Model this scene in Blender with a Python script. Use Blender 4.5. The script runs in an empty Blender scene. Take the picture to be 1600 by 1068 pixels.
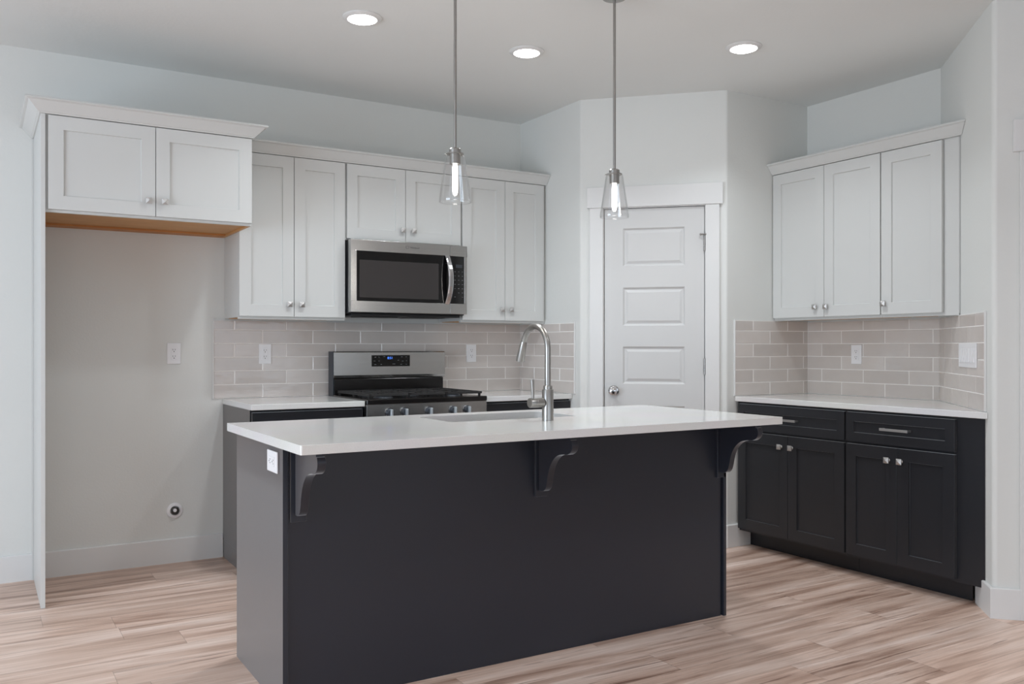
import bpy, bmesh, math, random
from mathutils import Vector, Matrix

# ------------------------------------------------------------------ camera, world, light
SC = bpy.context.scene
COL = SC.collection
SC.view_settings.view_transform = 'Standard'
SC.view_settings.look = 'None'
SC.view_settings.gamma = 1.0
SC.view_settings.use_curve_mapping = False
SC.view_settings.exposure = 0.12
SC.render.film_transparent = False
SC.cycles.use_denoising = True
SC.cycles.max_bounces = 10
SC.cycles.diffuse_bounces = 6
SC.cycles.glossy_bounces = 5
SC.cycles.transparent_max_bounces = 16
SC.cycles.sample_clamp_indirect = 6.0
SC.cycles.caustics_reflective = False
SC.cycles.caustics_refractive = False

camd = bpy.data.cameras.new('camera'); cam = bpy.data.objects.new('camera', camd); COL.objects.link(cam)
cam.location = (-0.249, -5.232, 1.2137)
cam.rotation_euler = (math.radians(90), 0, math.radians(-31.2485))
camd.sensor_width = 36.0; camd.lens = 1375.3 / 1600 * 36; camd.shift_y = 7.7 / 1600
camd.clip_start = 0.05
SC.camera = cam

W = bpy.data.worlds.new('sky'); SC.world = W; W.use_nodes = True
W.node_tree.nodes['Background'].inputs[0].default_value = (0.72, 0.84, 1.0, 1)
W.node_tree.nodes['Background'].inputs[1].default_value = 1.0

def area(name, loc, target, sx, sy, power, col):
    d = bpy.data.lights.new(name, 'AREA'); d.shape = 'RECTANGLE'; d.size = sx; d.size_y = sy
    d.energy = power; d.color = col
    o = bpy.data.objects.new(name, d); COL.objects.link(o); o.location = loc
    o.rotation_euler = (Vector(target) - Vector(loc)).to_track_quat('-Z', 'Y').to_euler()
    return o
# daylight entering by the glass doors of the left wall and the windows of the wall behind the camera
area('daylight_left', (-3.56, -3.0, 1.25), (0, -3.0, 1.25), 2.6, 2.1, 112, (0.75, 0.87, 1.0))
area('daylight_rear', (-0.6, -9.06, 1.45), (-0.6, 0, 1.45), 4.4, 1.7, 27, (0.82, 0.91, 1.0))
area('daylight_rear_right', (3.4, -9.06, 1.45), (3.4, 0, 1.45), 1.6, 1.7, 8, (0.82, 0.91, 1.0))

H = 2.7677
X2, Y2 = 2.994, -0.7168          # end of the pantry's left side wall
X4, Y4 = 3.628, -1.3507          # pantry front meets its right side wall
X5, Y6 = 4.343, -2.2747          # right wall
R2 = math.sqrt(2)
X7, Y7 = X5 - 0.992 / R2, Y6 - 0.992 / R2

# ------------------------------------------------------------------ materials
def new_mat(name):
    m = bpy.data.materials.new(name); m.use_nodes = True
    nt = m.node_tree; b = nt.nodes['Principled BSDF']
    return m, nt, b
def N(nt, t, **kw):
    n = nt.nodes.new(t)
    for k, v in kw.items():
        if k.startswith('i_'):
            n.inputs[k[2:].replace('_', ' ')].default_value = v
        else:
            setattr(n, k, v)
    return n
def srgb(r, g, b):
    f = lambda c: (c / 255 / 12.92) if c / 255 <= 0.04045 else ((c / 255 + 0.055) / 1.055) ** 2.4
    return (f(r), f(g), f(b), 1)
def paint(name, col, rough=0.5, spec=0.5, metallic=0.0, var=0.03, nscale=3.0, bump=0.0, bscale=200.0, stretch=None, coat=0.0, sheen=0.0):
    """plain coloured surface with a little procedural unevenness"""
    m, nt, b = new_mat(name); L = nt.links.new
    tc = N(nt, 'ShaderNodeTexCoord'); src = tc.outputs['Object']
    if stretch:
        mp = N(nt, 'ShaderNodeMapping'); mp.inputs['Scale'].default_value = stretch
        L(src, mp.inputs[0]); src = mp.outputs[0]
    no = N(nt, 'ShaderNodeTexNoise'); no.inputs['Scale'].default_value = nscale; no.inputs['Detail'].default_value = 3
    L(src, no.inputs['Vector'])
    mx = N(nt, 'ShaderNodeMix', data_type='RGBA')
    mx.inputs[6].default_value = tuple(c * (1 - var) for c in col[:3]) + (1,)
    mx.inputs[7].default_value = tuple(min(1, c * (1 + var)) for c in col[:3]) + (1,)
    L(no.outputs['Fac'], mx.inputs[0]); L(mx.outputs[2], b.inputs['Base Color'])
    b.inputs['Roughness'].default_value = rough; b.inputs['Metallic'].default_value = metallic
    b.inputs['Specular IOR Level'].default_value = spec; b.inputs['Coat Weight'].default_value = coat; b.inputs['Coat Roughness'].default_value = 0.16; b.inputs['Coat IOR'].default_value = 1.6
    b.inputs['Sheen Weight'].default_value = sheen; b.inputs['Sheen Roughness'].default_value = 0.35
    if bump:
        n2 = N(nt, 'ShaderNodeTexNoise'); n2.inputs['Scale'].default_value = bscale; n2.inputs['Detail'].default_value = 2
        L(src, n2.inputs['Vector'])
        bp = N(nt, 'ShaderNodeBump'); bp.inputs['Strength'].default_value = bump; bp.inputs['Distance'].default_value = 0.002
        L(n2.outputs['Fac'], bp.inputs['Height']); L(bp.outputs[0], b.inputs['Normal'])
    return m

WALL = paint('wall_paint', srgb(219, 220, 217), 0.65, 0.3, var=0.012, bump=0.25, bscale=90)
CEIL = paint('ceiling_paint', srgb(226, 228, 227), 0.75, 0.2, var=0.012, bump=0.3, bscale=60)
TRIM = paint('trim_paint', srgb(220, 220, 219), 0.38, 0.5, var=0.01)
DOORW = paint('door_paint', srgb(206, 206, 205), 0.36, 0.5, var=0.01)
CABW = paint('white_cabinet_paint', srgb(207, 208, 206), 0.38, 0.5, var=0.01)
CABK = paint('charcoal_cabinet_paint', srgb(27, 28, 33), 0.36, 0.5, var=0.06, nscale=5, bump=0.04, bscale=30, sheen=0.7)
ISLK = paint('island_charcoal_paint', srgb(21, 27, 41), 0.36, 0.6, var=0.06, nscale=2, sheen=1.0)
NICKEL = paint('brushed_nickel', srgb(164, 162, 159), 0.32, metallic=1.0, var=0.05, nscale=40)
CHROME = paint('satin_chrome', srgb(200, 200, 202), 0.16, metallic=1.0, var=0.03, nscale=20)
KNOBM = paint('hammered_nickel', srgb(194, 192, 190), 0.34, metallic=1.0, var=0.15, nscale=260, bump=0.5, bscale=500)
STEEL = paint('stainless_steel', srgb(188, 187, 185), 0.25, metallic=1.0, var=0.06, nscale=6, bump=0.08, bscale=60, stretch=(0.4, 1, 18))
SINKST = paint('sink_steel', srgb(150, 150, 150), 0.35, metallic=1.0, var=0.06, nscale=20)
BLACKG = paint('black_glass', srgb(14, 13, 14), 0.06, 0.6, var=0.1, nscale=2)
WINDG = paint('oven_window_glass', srgb(52, 49, 49), 0.05, 0.9, var=0.1, nscale=2)
ENAMEL = paint('black_enamel', srgb(20, 18, 18), 0.18, 0.5, var=0.1, nscale=4)
IRON = paint('cast_iron', srgb(46, 45, 45), 0.62, 0.4, var=0.2, nscale=60, bump=0.2, bscale=400)
BLACKP = paint('black_plastic', srgb(24, 25, 28), 0.45, 0.4, var=0.1, nscale=10)
DARKGREY = paint('dark_grey_metal', srgb(62, 66, 72), 0.4, 0.5, metallic=0.4, var=0.1)
PLASTIC = paint('white_plastic', srgb(236, 236, 238), 0.3, 0.5, var=0.01)
SLOT = paint('socket_slots', srgb(40, 38, 38), 0.6, 0.3, var=0.05)
GREYV = paint('valve_grey', srgb(90, 88, 86), 0.35, 0.5, metallic=0.6, var=0.2, nscale=60)
PRINT = paint('panel_print', srgb(120, 122, 124), 0.5, 0.3, var=0.05)
GROUT = paint('tile_grout', srgb(240, 237, 234), 0.8, 0.2, var=0.03, nscale=30)
PALE = paint('pale_satin_metal', srgb(214, 222, 228), 0.35, metallic=0.7, var=0.03)
LOGO = paint('logo_print', srgb(84, 82, 82), 0.4, 0.4, var=0.05)

def tile_mat():
    m, nt, b = new_mat('glazed_greige_tile'); L = nt.links.new
    geo = N(nt, 'ShaderNodeNewGeometry'); tc = N(nt, 'ShaderNodeTexCoord')
    no = N(nt, 'ShaderNodeTexNoise'); no.inputs['Scale'].default_value = 9; no.inputs['Detail'].default_value = 3
    L(tc.outputs['Object'], no.inputs['Vector'])
    mx = N(nt, 'ShaderNodeMix', data_type='RGBA')
    mx.inputs[6].default_value = srgb(200, 193, 188); mx.inputs[7].default_value = srgb(212, 205, 200)
    L(geo.outputs['Random Per Island'], mx.inputs[0])
    m2 = N(nt, 'ShaderNodeMix', data_type='RGBA', blend_type='MULTIPLY'); m2.inputs[0].default_value = 0.35
    cr = N(nt, 'ShaderNodeValToRGB'); cr.color_ramp.elements[0].color = (0.85, 0.84, 0.83, 1); cr.color_ramp.elements[1].color = (1, 1, 1, 1)
    cr.color_ramp.elements[0].position = 0.3; cr.color_ramp.elements[1].position = 0.7
    L(no.outputs['Fac'], cr.inputs[0]); L(mx.outputs[2], m2.inputs[6]); L(cr.outputs[0], m2.inputs[7])
    L(m2.outputs[2], b.inputs['Base Color'])
    b.inputs['Roughness'].default_value = 0.10; b.inputs['Specular IOR Level'].default_value = 0.55
    n2 = N(nt, 'ShaderNodeTexNoise'); n2.inputs['Scale'].default_value = 11; n2.inputs['Detail'].default_value = 1.5
    mp = N(nt, 'ShaderNodeMapping'); mp.inputs['Scale'].default_value = (1, 1, 2.5)
    L(tc.outputs['Object'], mp.inputs[0]); L(mp.outputs[0], n2.inputs['Vector'])
    bp = N(nt, 'ShaderNodeBump'); bp.inputs['Strength'].default_value = 0.35; bp.inputs['Distance'].default_value = 0.004
    L(n2.outputs['Fac'], bp.inputs['Height']); L(bp.outputs[0], b.inputs['Normal'])
    return m
TILE = tile_mat()

def quartz_mat():
    m, nt, b = new_mat('white_quartz'); L = nt.links.new
    tc = N(nt, 'ShaderNodeTexCoord')
    no = N(nt, 'ShaderNodeTexNoise'); no.inputs['Scale'].default_value = 350; no.inputs['Detail'].default_value = 2
    n2 = N(nt, 'ShaderNodeTexNoise'); n2.inputs['Scale'].default_value = 3; n2.inputs['Detail'].default_value = 4
    L(tc.outputs['Object'], no.inputs['Vector']); L(tc.outputs['Object'], n2.inputs['Vector'])
    mx = N(nt, 'ShaderNodeMix', data_type='RGBA'); mx.inputs[6].default_value = srgb(216, 216, 214); mx.inputs[7].default_value = srgb(236, 236, 235)
    L(no.outputs['Fac'], mx.inputs[0])
    m2 = N(nt, 'ShaderNodeMix', data_type='RGBA', blend_type='MULTIPLY'); m2.inputs[0].default_value = 0.12
    L(mx.outputs[2], m2.inputs[6]); L(n2.outputs['Color'], m2.inputs[7]); L(m2.outputs[2], b.inputs['Base Color'])
    b.inputs['Roughness'].default_value = 0.10; b.inputs['Specular IOR Level'].default_value = 0.5
    return m
QUARTZ = quartz_mat()

def wood_mat(name, c1, c2, rough=0.5):
    m, nt, b = new_mat(name); L = nt.links.new
    tc = N(nt, 'ShaderNodeTexCoord'); mp = N(nt, 'ShaderNodeMapping'); mp.inputs['Scale'].default_value = (1.2, 14, 14)
    no = N(nt, 'ShaderNodeTexNoise'); no.inputs['Scale'].default_value = 3; no.inputs['Detail'].default_value = 6; no.inputs['Distortion'].default_value = 0.6
    L(tc.outputs['Object'], mp.inputs[0]); L(mp.outputs[0], no.inputs['Vector'])
    mx = N(nt, 'ShaderNodeMix', data_type='RGBA'); mx.inputs[6].default_value = c1; mx.inputs[7].default_value = c2
    L(no.outputs['Fac'], mx.inputs[0]); L(mx.outputs[2], b.inputs['Base Color']); b.inputs['Roughness'].default_value = rough
    return m
MAPLE = wood_mat('maple_veneer', srgb(176, 122, 66), srgb(212, 164, 108))
MAPLED = wood_mat('maple_rail', srgb(168, 104, 44), srgb(196, 134, 70))

def floor_mat():
    m, nt, b = new_mat('oak_plank_floor'); L = nt.links.new
    def mth(op, a, bb=None, c=None):
        n = N(nt, 'ShaderNodeMath', operation=op)
        for i, v in enumerate((a, bb, c)):
            if v is None: continue
            if isinstance(v, (int, float)): n.inputs[i].default_value = v
            else: L(v, n.inputs[i])
        return n.outputs[0]
    tc = N(nt, 'ShaderNodeTexCoord'); sp = N(nt, 'ShaderNodeSeparateXYZ'); L(tc.outputs['Object'], sp.inputs[0])
    x, y = sp.outputs[0], sp.outputs[1]
    PW, PL = 0.182, 1.22
    yr = mth('DIVIDE', y, PW); row = mth('FLOOR', yr)
    wn = N(nt, 'ShaderNodeTexWhiteNoise', noise_dimensions='1D'); L(row, wn.inputs['W'])
    xo = mth('ADD', mth('DIVIDE', x, PL), mth('MULTIPLY', wn.outputs['Value'], 7.3))
    colm = mth('FLOOR', xo)
    cb = N(nt, 'ShaderNodeCombineXYZ'); L(row, cb.inputs[0]); L(colm, cb.inputs[1])
    w2 = N(nt, 'ShaderNodeTexWhiteNoise', noise_dimensions='2D'); L(cb.outputs[0], w2.inputs['Vector'])
    rnd = w2.outputs['Value']
    # plank-local grain coordinates, shifted for each plank
    def grain(sx, sy, off, detail=4, dist=0.4, rough=0.55):
        c = N(nt, 'ShaderNodeCombineXYZ')
        L(mth('MULTIPLY', x, sx), c.inputs[0]); L(mth('MULTIPLY', y, sy), c.inputs[1])
        L(mth('MULTIPLY_ADD', rnd, 37.0, off), c.inputs[2])
        n = N(nt, 'ShaderNodeTexNoise'); n.inputs['Scale'].default_value = 1; n.inputs['Detail'].default_value = detail
        n.inputs['Distortion'].default_value = dist; n.inputs['Roughness'].default_value = rough
        L(c.outputs[0], n.inputs['Vector']); return n.outputs['Fac']
    g1 = grain(0.8, 9, 0.0, 5, 1.0); g2 = grain(3.0, 90, 5.0, 4, 0.2); g3 = grain(1.1, 30, 11.0, 5, 1.6)
    cr = N(nt, 'ShaderNodeValToRGB'); L(g1, cr.inputs[0])
    e = cr.color_ramp.elements; e[0].position = 0.30; e[0].color = srgb(164, 132, 115); e[1].position = 0.68; e[1].color = srgb(240, 219, 207)
    k = cr.color_ramp.elements.new(0.5); k.color = srgb(217, 189, 173)
    tint = N(nt, 'ShaderNodeMix', data_type='RGBA'); L(rnd, tint.inputs[0])
    tint.inputs[6].default_value = (0.90, 0.89, 0.88, 1); tint.inputs[7].default_value = (1.04, 1.03, 1.02, 1)
    m1 = N(nt, 'ShaderNodeMix', data_type='RGBA', blend_type='MULTIPLY'); m1.inputs[0].default_value = 1
    L(cr.outputs[0], m1.inputs[6]); L(tint.outputs[2], m1.inputs[7])
    fine = N(nt, 'ShaderNodeValToRGB'); L(g2, fine.inputs[0])
    fine.color_ramp.elements[0].position = 0.30; fine.color_ramp.elements[0].color = (0.80, 0.76, 0.73, 1)
    fine.color_ramp.elements[1].position = 0.60; fine.color_ramp.elements[1].color = (1, 1, 1, 1)
    m2 = N(nt, 'ShaderNodeMix', data_type='RGBA', blend_type='MULTIPLY'); m2.inputs[0].default_value = 0.8
    L(m1.outputs[2], m2.inputs[6]); L(fine.outputs[0], m2.inputs[7])
    crk = N(nt, 'ShaderNodeValToRGB'); L(g3, crk.inputs[0])
    crk.color_ramp.elements[0].position = 0.32; crk.color_ramp.elements[0].color = (0.40, 0.32, 0.28, 1)
    crk.color_ramp.elements[1].position = 0.385; crk.color_ramp.elements[1].color = (1, 1, 1, 1)
    m3 = N(nt, 'ShaderNodeMix', data_type='RGBA', blend_type='MULTIPLY'); m3.inputs[0].default_value = 0.8
    L(m2.outputs[2], m3.inputs[6]); L(crk.outputs[0], m3.inputs[7])
    fy = mth('FRACT', yr); fx = mth('FRACT', xo)
    ey = mth('MULTIPLY', mth('MINIMUM', fy, mth('SUBTRACT', 1.0, fy)), PW)
    ex = mth('MULTIPLY', mth('MINIMUM', fx, mth('SUBTRACT', 1.0, fx)), PL)
    ed = mth('MINIMUM', ey, ex)
    seam = mth('LESS_THAN', ed, 0.0012)
    m4 = N(nt, 'ShaderNodeMix', data_type='RGBA'); L(mth('MULTIPLY', seam, 0.35), m4.inputs[0])
    L(m3.outputs[2], m4.inputs[6]); m4.inputs[7].default_value = srgb(96, 76, 64)
    L(m4.outputs[2], b.inputs['Base Color'])
    b.inputs['Roughness'].default_value = 0.40; b.inputs['Specular IOR Level'].default_value = 0.7
    bp = N(nt, 'ShaderNodeBump'); bp.inputs['Strength'].default_value = 0.35; bp.inputs['Distance'].default_value = 0.002
    L(mth('SUBTRACT', g2, mth('MULTIPLY', seam, 1.5)), bp.inputs['Height']); L(bp.outputs[0], b.inputs['Normal'])
    return m
FLOOR = floor_mat()

def glass_mat(name, tint=(1, 1, 1, 1), refl=1.0):
    m = bpy.data.materials.new(name); m.use_nodes = True; nt = m.node_tree; nt.nodes.clear(); L = nt.links.new
    out = N(nt, 'ShaderNodeOutputMaterial'); mix = N(nt, 'ShaderNodeMixShader'); tr = N(nt, 'ShaderNodeBsdfTransparent')
    gl = N(nt, 'ShaderNodeBsdfGlossy'); gl.inputs['Roughness'].default_value = 0.03
    tr.inputs[0].default_value = tint
    no = N(nt, 'ShaderNodeTexNoise'); no.inputs['Scale'].default_value = 12
    tc = N(nt, 'ShaderNodeTexCoord'); L(tc.outputs['Object'], no.inputs['Vector'])
    bp = N(nt, 'ShaderNodeBump'); bp.inputs['Strength'].default_value = 0.08; L(no.outputs['Fac'], bp.inputs['Height'])
    lw = N(nt, 'ShaderNodeLayerWeight'); lw.inputs['Blend'].default_value = 0.5
    L(bp.outputs[0], gl.inputs['Normal'])
    pw = N(nt, 'ShaderNodeMath', operation='POWER'); pw.inputs[1].default_value = 4.0; L(lw.outputs['Facing'], pw.inputs[0])
    mu = N(nt, 'ShaderNodeMath', operation='MULTIPLY_ADD'); mu.inputs[1].default_value = 0.75 * refl; mu.inputs[2].default_value = 0.045 * refl
    mu.use_clamp = True
    L(pw.outputs[0], mu.inputs[0]); L(mu.outputs[0], mix.inputs[0]); L(tr.outputs[0], mix.inputs[1]); L(gl.outputs[0], mix.inputs[2])
    L(mix.outputs[0], out.inputs[0])
    return m
GLASS = glass_mat('clear_shade_glass', (0.97, 0.97, 0.97, 1), 1.2)
PANE = glass_mat('window_glass', (1, 1, 1, 1), 0.5)

def glow(name, col, strength):
    m = bpy.data.materials.new(name); m.use_nodes = True; nt = m.node_tree; nt.nodes.clear(); L = nt.links.new
    out = N(nt, 'ShaderNodeOutputMaterial'); em = N(nt, 'ShaderNodeEmission'); no = N(nt, 'ShaderNodeTexNoise'); no.inputs['Scale'].default_value = 30
    mp = N(nt, 'ShaderNodeMapRange'); mp.inputs[3].default_value = strength * 0.95; mp.inputs[4].default_value = strength * 1.05
    L(no.outputs['Fac'], mp.inputs[0]); L(mp.outputs[0], em.inputs[1]); em.inputs[0].default_value = col; L(em.outputs[0], out.inputs[0])
    return m
LENS = glow('led_lens_glow', (1, 0.985, 0.97, 1), 14)
BULB = glow('bulb_filament_glow', (1, 0.97, 0.92, 1), 9)
LCD = glow('blue_clock_digits', (0.08, 0.25, 1.0, 1), 1.6)

# ------------------------------------------------------------------ mesh helpers
def box(bm, x0, x1, y0, y1, z0, z1):
    v = [bm.verts.new((x, y, z)) for z in (z0, z1) for y in (y0, y1) for x in (x0, x1)]
    for f in ((0, 2, 3, 1), (4, 5, 7, 6), (0, 1, 5, 4), (1, 3, 7, 5), (3, 2, 6, 7), (2, 0, 4, 6)):
        bm.faces.new([v[i] for i in f])
def prism(bm, pts, z0, z1):
    """pts counter-clockwise in xy"""
    a = [bm.verts.new((p[0], p[1], z0)) for p in pts]; b = [bm.verts.new((p[0], p[1], z1)) for p in pts]
    bm.faces.new(a[::-1]); bm.faces.new(b); n = len(pts)
    for i in range(n): bm.faces.new((a[i], a[(i + 1) % n], b[(i + 1) % n], b[i]))
def lathe(bm, prof, seg=32, M=None, smooth=True, closed=False):
    """prof: list of (r, z); revolved about z"""
    rings = []
    for r, z in prof:
        if r < 1e-6: rings.append([bm.verts.new((0, 0, z))])
        else: rings.append([bm.verts.new((r * math.cos(2 * math.pi * i / seg), r * math.sin(2 * math.pi * i / seg), z)) for i in range(seg)])
    prs = list(zip(rings, rings[1:]))
    if closed: prs.append((rings[-1], rings[0]))
    for A, B in prs:
        for i in range(seg):
            j = (i + 1) % seg
            if len(A) == 1 and len(B) == 1: continue
            if len(A) == 1: f = bm.faces.new((A[0], B[j], B[i]))
            elif len(B) == 1: f = bm.faces.new((A[i], A[j], B[0]))
            else: f = bm.faces.new((A[i], A[j], B[j], B[i]))
            f.smooth = smooth
    if M is not None:
        bmesh.ops.transform(bm, matrix=M, verts=[v for r in rings for v in r])
def tube(bm, path, rad, seg=16, cap=True):
    """tube along points; rad a number or a list"""
    P = [Vector(p) for p in path]; n = len(P)
    rads = rad if isinstance(rad, (list, tuple)) else [rad] * n
    t0 = (P[1] - P[0]).normalized(); u = t0.orthogonal().normalized(); rings = []
    for i in range(n):
        t = (P[min(i + 1, n - 1)] - P[max(i - 1, 0)]).normalized()
        u = (u - t * u.dot(t)).normalized(); w = t.cross(u)
        rings.append([bm.verts.new(P[i] + (u * math.cos(2 * math.pi * k / seg) + w * math.sin(2 * math.pi * k / seg)) * rads[i]) for k in range(seg)])
    for A, B in zip(rings, rings[1:]):
        for k in range(seg):
            bm.faces.new((A[k], A[(k + 1) % seg], B[(k + 1) % seg], B[k])).smooth = True
    if cap: bm.faces.new(rings[0][::-1]); bm.faces.new(rings[-1])
def paneled(bm, x0, x1, z0, z1, yf, yb, px0, px1, pans, profile):
    """a slab facing -y with sunk panels stacked in one column; profile = [(inset, depth), ...]"""
    q = lambda *p: bm.faces.new([bm.verts.new(c) for c in p])
    def r(a, b, c, d, y): q((a, y, c), (b, y, c), (b, y, d), (a, y, d))
    r(x0, px0, z0, z1, yf); r(px1, x1, z0, z1, yf)
    zz = [z0] + [z for p in pans for z in p] + [z1]
    for i in range(0, len(zz), 2): r(px0, px1, zz[i], zz[i + 1], yf)
    for (a, b) in pans:
        prev = (px0, px1, a, b, yf)
        for ins, dep in profile:
            cur = (px0 + ins, px1 - ins, a + ins, b - ins, yf + dep)
            A = [(prev[0], prev[4], prev[2]), (prev[1], prev[4], prev[2]), (prev[1], prev[4], prev[3]), (prev[0], prev[4], prev[3])]
            B = [(cur[0], cur[4], cur[2]), (cur[1], cur[4], cur[2]), (cur[1], cur[4], cur[3]), (cur[0], cur[4], cur[3])]
            for i in range(4):
                j = (i + 1) % 4; q(A[i], A[j], B[j], B[i])
            prev = cur
        r(prev[0], prev[1], prev[2], prev[3], prev[4])
    q((x0, yb, z0), (x0, yb, z1), (x1, yb, z1), (x1, yb, z0))
    q((x0, yf, z0), (x0, yf, z1), (x0, yb, z1), (x0, yb, z0)); q((x1, yf, z0), (x1, yb, z0), (x1, yb, z1), (x1, yf, z1))
    q((x0, yf, z1), (x1, yf, z1), (x1, yb, z1), (x0, yb, z1)); q((x0, yf, z0), (x0, yb, z0), (x1, yb, z0), (x1, yf, z0))
def obj(name, bm, mat, parent=None, bevel=0.0, segs=2, weld=True, recalc=True):
    if weld: bmesh.ops.remove_doubles(bm, verts=bm.verts[:], dist=1e-5)
    if recalc: bmesh.ops.recalc_face_normals(bm, faces=bm.faces[:])
    for e in bm.edges:
        if len(e.link_faces) == 2 and e.calc_face_angle(0) > math.radians(32): e.smooth = False
    me = bpy.data.meshes.new(name); bm.to_mesh(me); bm.free(); me.materials.append(mat)
    o = bpy.data.objects.new(name, me); COL.objects.link(o)
    if parent is not None: o.parent = parent
    if bevel:
        md = o.modifiers.new('bevel', 'BEVEL'); md.width = bevel; md.segments = segs; md.limit_method = 'ANGLE'; md.angle_limit = math.radians(40)
        md.harden_normals = False
    return o
def tag(o, label=None, cat=None, group=None, kind=None):
    if label: o['label'] = label
    if cat: o['category'] = cat
    if group: o['group'] = group
    if kind: o['kind'] = kind
    return o
def thing(name, label, cat, loc=(0, 0, 0), rotz=0.0, group=None):
    o = bpy.data.objects.new(name, None); COL.objects.link(o); o.location = loc; o.rotation_euler = (0, 0, rotz)
    o.empty_display_size = 0.1
    return tag(o, label, cat, group)
def NB(): return bmesh.new()
def bx(name, mat, parent, *b, bevel=0.0, segs=2):
    bm = NB(); box(bm, *b); return obj(name, bm, mat, parent, bevel, segs)
def struct(name, bm, mat, parent=None, bevel=0.0):
    o = obj(name, bm, mat, parent, bevel)
    if parent is None: o['kind'] = 'structure'
    return o
def text_mesh(name, s, size, mat, parent, loc, rot, depth=0.0003):
    cu = bpy.data.curves.new(name, 'FONT'); cu.body = s; cu.size = size; cu.align_x = 'CENTER'; cu.align_y = 'CENTER'; cu.extrude = depth
    t = bpy.data.objects.new(name + '_tmp', cu); COL.objects.link(t)
    bpy.context.view_layer.update()
    me = bpy.data.meshes.new_from_object(t.evaluated_get(bpy.context.evaluated_depsgraph_get()))
    bpy.data.objects.remove(t, do_unlink=True); bpy.data.curves.remove(cu)
    me.name = name; me.materials.clear(); me.materials.append(mat)
    o = bpy.data.objects.new(name, me); COL.objects.link(o); o.parent = parent; o.location = loc; o.rotation_euler = rot
    return o
RQ = -math.pi / 2        # rotation of things on the right wall: local x -> world -y, local -y -> world -x

# ------------------------------------------------------------------ room shell
bm = NB(); box(bm, -3.6, 6.4, -9.1, 0.0, -0.1, 0.0); struct('floor', bm, FLOOR)
bm = NB(); box(bm, -3.6, 6.4, -9.1, 0.1, H, H + 0.1); struct('ceiling', bm, CEIL)
bm = NB(); box(bm, -3.6, X2, 0.0, 0.1, 0, H); struct('wall_back', bm, WALL)

def strip_wall(name, pts, radii, opening=None, thick=0.1, side=1):
    """vertical wall along a polyline with rounded outside corners; opening=(segment, u0, u1, ztop)"""
    P = [Vector(p) for p in pts]; poly = []   # list of (point, seg id of the piece that follows, u)
    line = []
    for i, p in enumerate(P):
        if i in (0, len(P) - 1) or radii[i] == 0: line.append([p]); continue
        a = (P[i - 1] - p).normalized(); b = (P[i + 1] - p).normalized()
        ang = math.acos(max(-1, min(1, a.dot(b)))); t = radii[i] / math.tan(ang / 2)
        c = p + (a + b).normalized() * (radii[i] / math.sin(ang / 2))
        s = p + a * t; e = p + b * t; v0 = s - c; v1 = e - c; k = 8
        full = v0.angle(v1); arc = []
        for q in range(k + 1):
            f = q / k
            arc.append(c + (v0 * math.sin((1 - f) * full) + v1 * math.sin(f * full)) / math.sin(full))
        line.append(arc)
    bm = NB()
    def quad(a, b, z0, z1):
        bm.faces.new([bm.verts.new((a.x, a.y, z0)), bm.verts.new((b.x, b.y, z0)), bm.verts.new((b.x, b.y, z1)), bm.verts.new((a.x, a.y, z1))])
    for i, arc in enumerate(line):
        for a, b in zip(arc, arc[1:]): quad(a, b, 0, H)
        if i + 1 < len(line):
            a, b = arc[-1], line[i + 1][0]
            if opening and opening[0] == i:
                d = (P[i + 1] - P[i]).normalized(); o0 = P[i] + d * opening[1]; o1 = P[i] + d * opening[2]
                quad(a, o0, 0, H); quad(o1, b, 0, H); quad(o0, o1, opening[3], H)
            else: quad(a, b, 0, H)
    bmesh.ops.remove_doubles(bm, verts=bm.verts[:], dist=1e-5)
    o = obj(name, bm, WALL, recalc=False); o['kind'] = 'structure'
    md = o.modifiers.new('solid', 'SOLIDIFY'); md.thickness = thick; md.offset = side
    return o
bm = NB(); box(bm, X2, X2 + 0.1, Y2 + 0.05, 0.1, 0, H); struct('wall_pantry_left', bm, WALL)
strip_wall('wall_pantry_front', [(X2, Y2 + 0.05), (X2, Y2), (X4, Y4), (X4 + 0.05, Y4)], [0, 0.022, 0.022, 0], (1, 0.134, 0.782, 2.092), side=-1)
bm = NB(); box(bm, X4 + 0.05, X5 + 0.1, Y4, Y4 + 0.1, 0, H); struct('wall_pantry_right', bm, WALL)
bm = NB(); box(bm, X5, X5 + 0.1, Y6, Y4, 0, H); struct('wall_right', bm, WALL)
strip_wall('wall_right_angled', [(X5, Y6), (X7, Y7), (6.3, Y7 - (6.3 - X7))], [0, 0.022, 0], None, side=-1)
# the rest of the room, behind and beside the camera
bm = NB()
for b in ((-3.7, -3.6, -9.1, -4.4, 0, H), (-3.7, -3.6, -1.6, 0.1, 0, H), (-3.7, -3.6, -4.4, -1.6, 2.35, H)): box(bm, *b)
struct('wall_left', bm, WALL)
bm = NB()
for b in ((-3.7, -2.9, -9.2, -9.1, 0, H), (1.7, 2.5, -9.2, -9.1, 0, H), (4.3, 6.4, -9.2, -9.1, 0, H), (-2.9, 1.7, -9.2, -9.1, 0, 0.5), (-2.9, 1.7, -9.2, -9.1, 2.4, H),
          (2.5, 4.3, -9.2, -9.1, 0, 0.5), (2.5, 4.3, -9.2, -9.1, 2.4, H)): box(bm, *b)
struct('wall_rear', bm, WALL)
bm = NB(); box(bm, 6.3, 6.4, -9.1, Y7 - (6.3 - X7) + 0.02, 0, H); struct('wall_far_right', bm, WALL)
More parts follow.
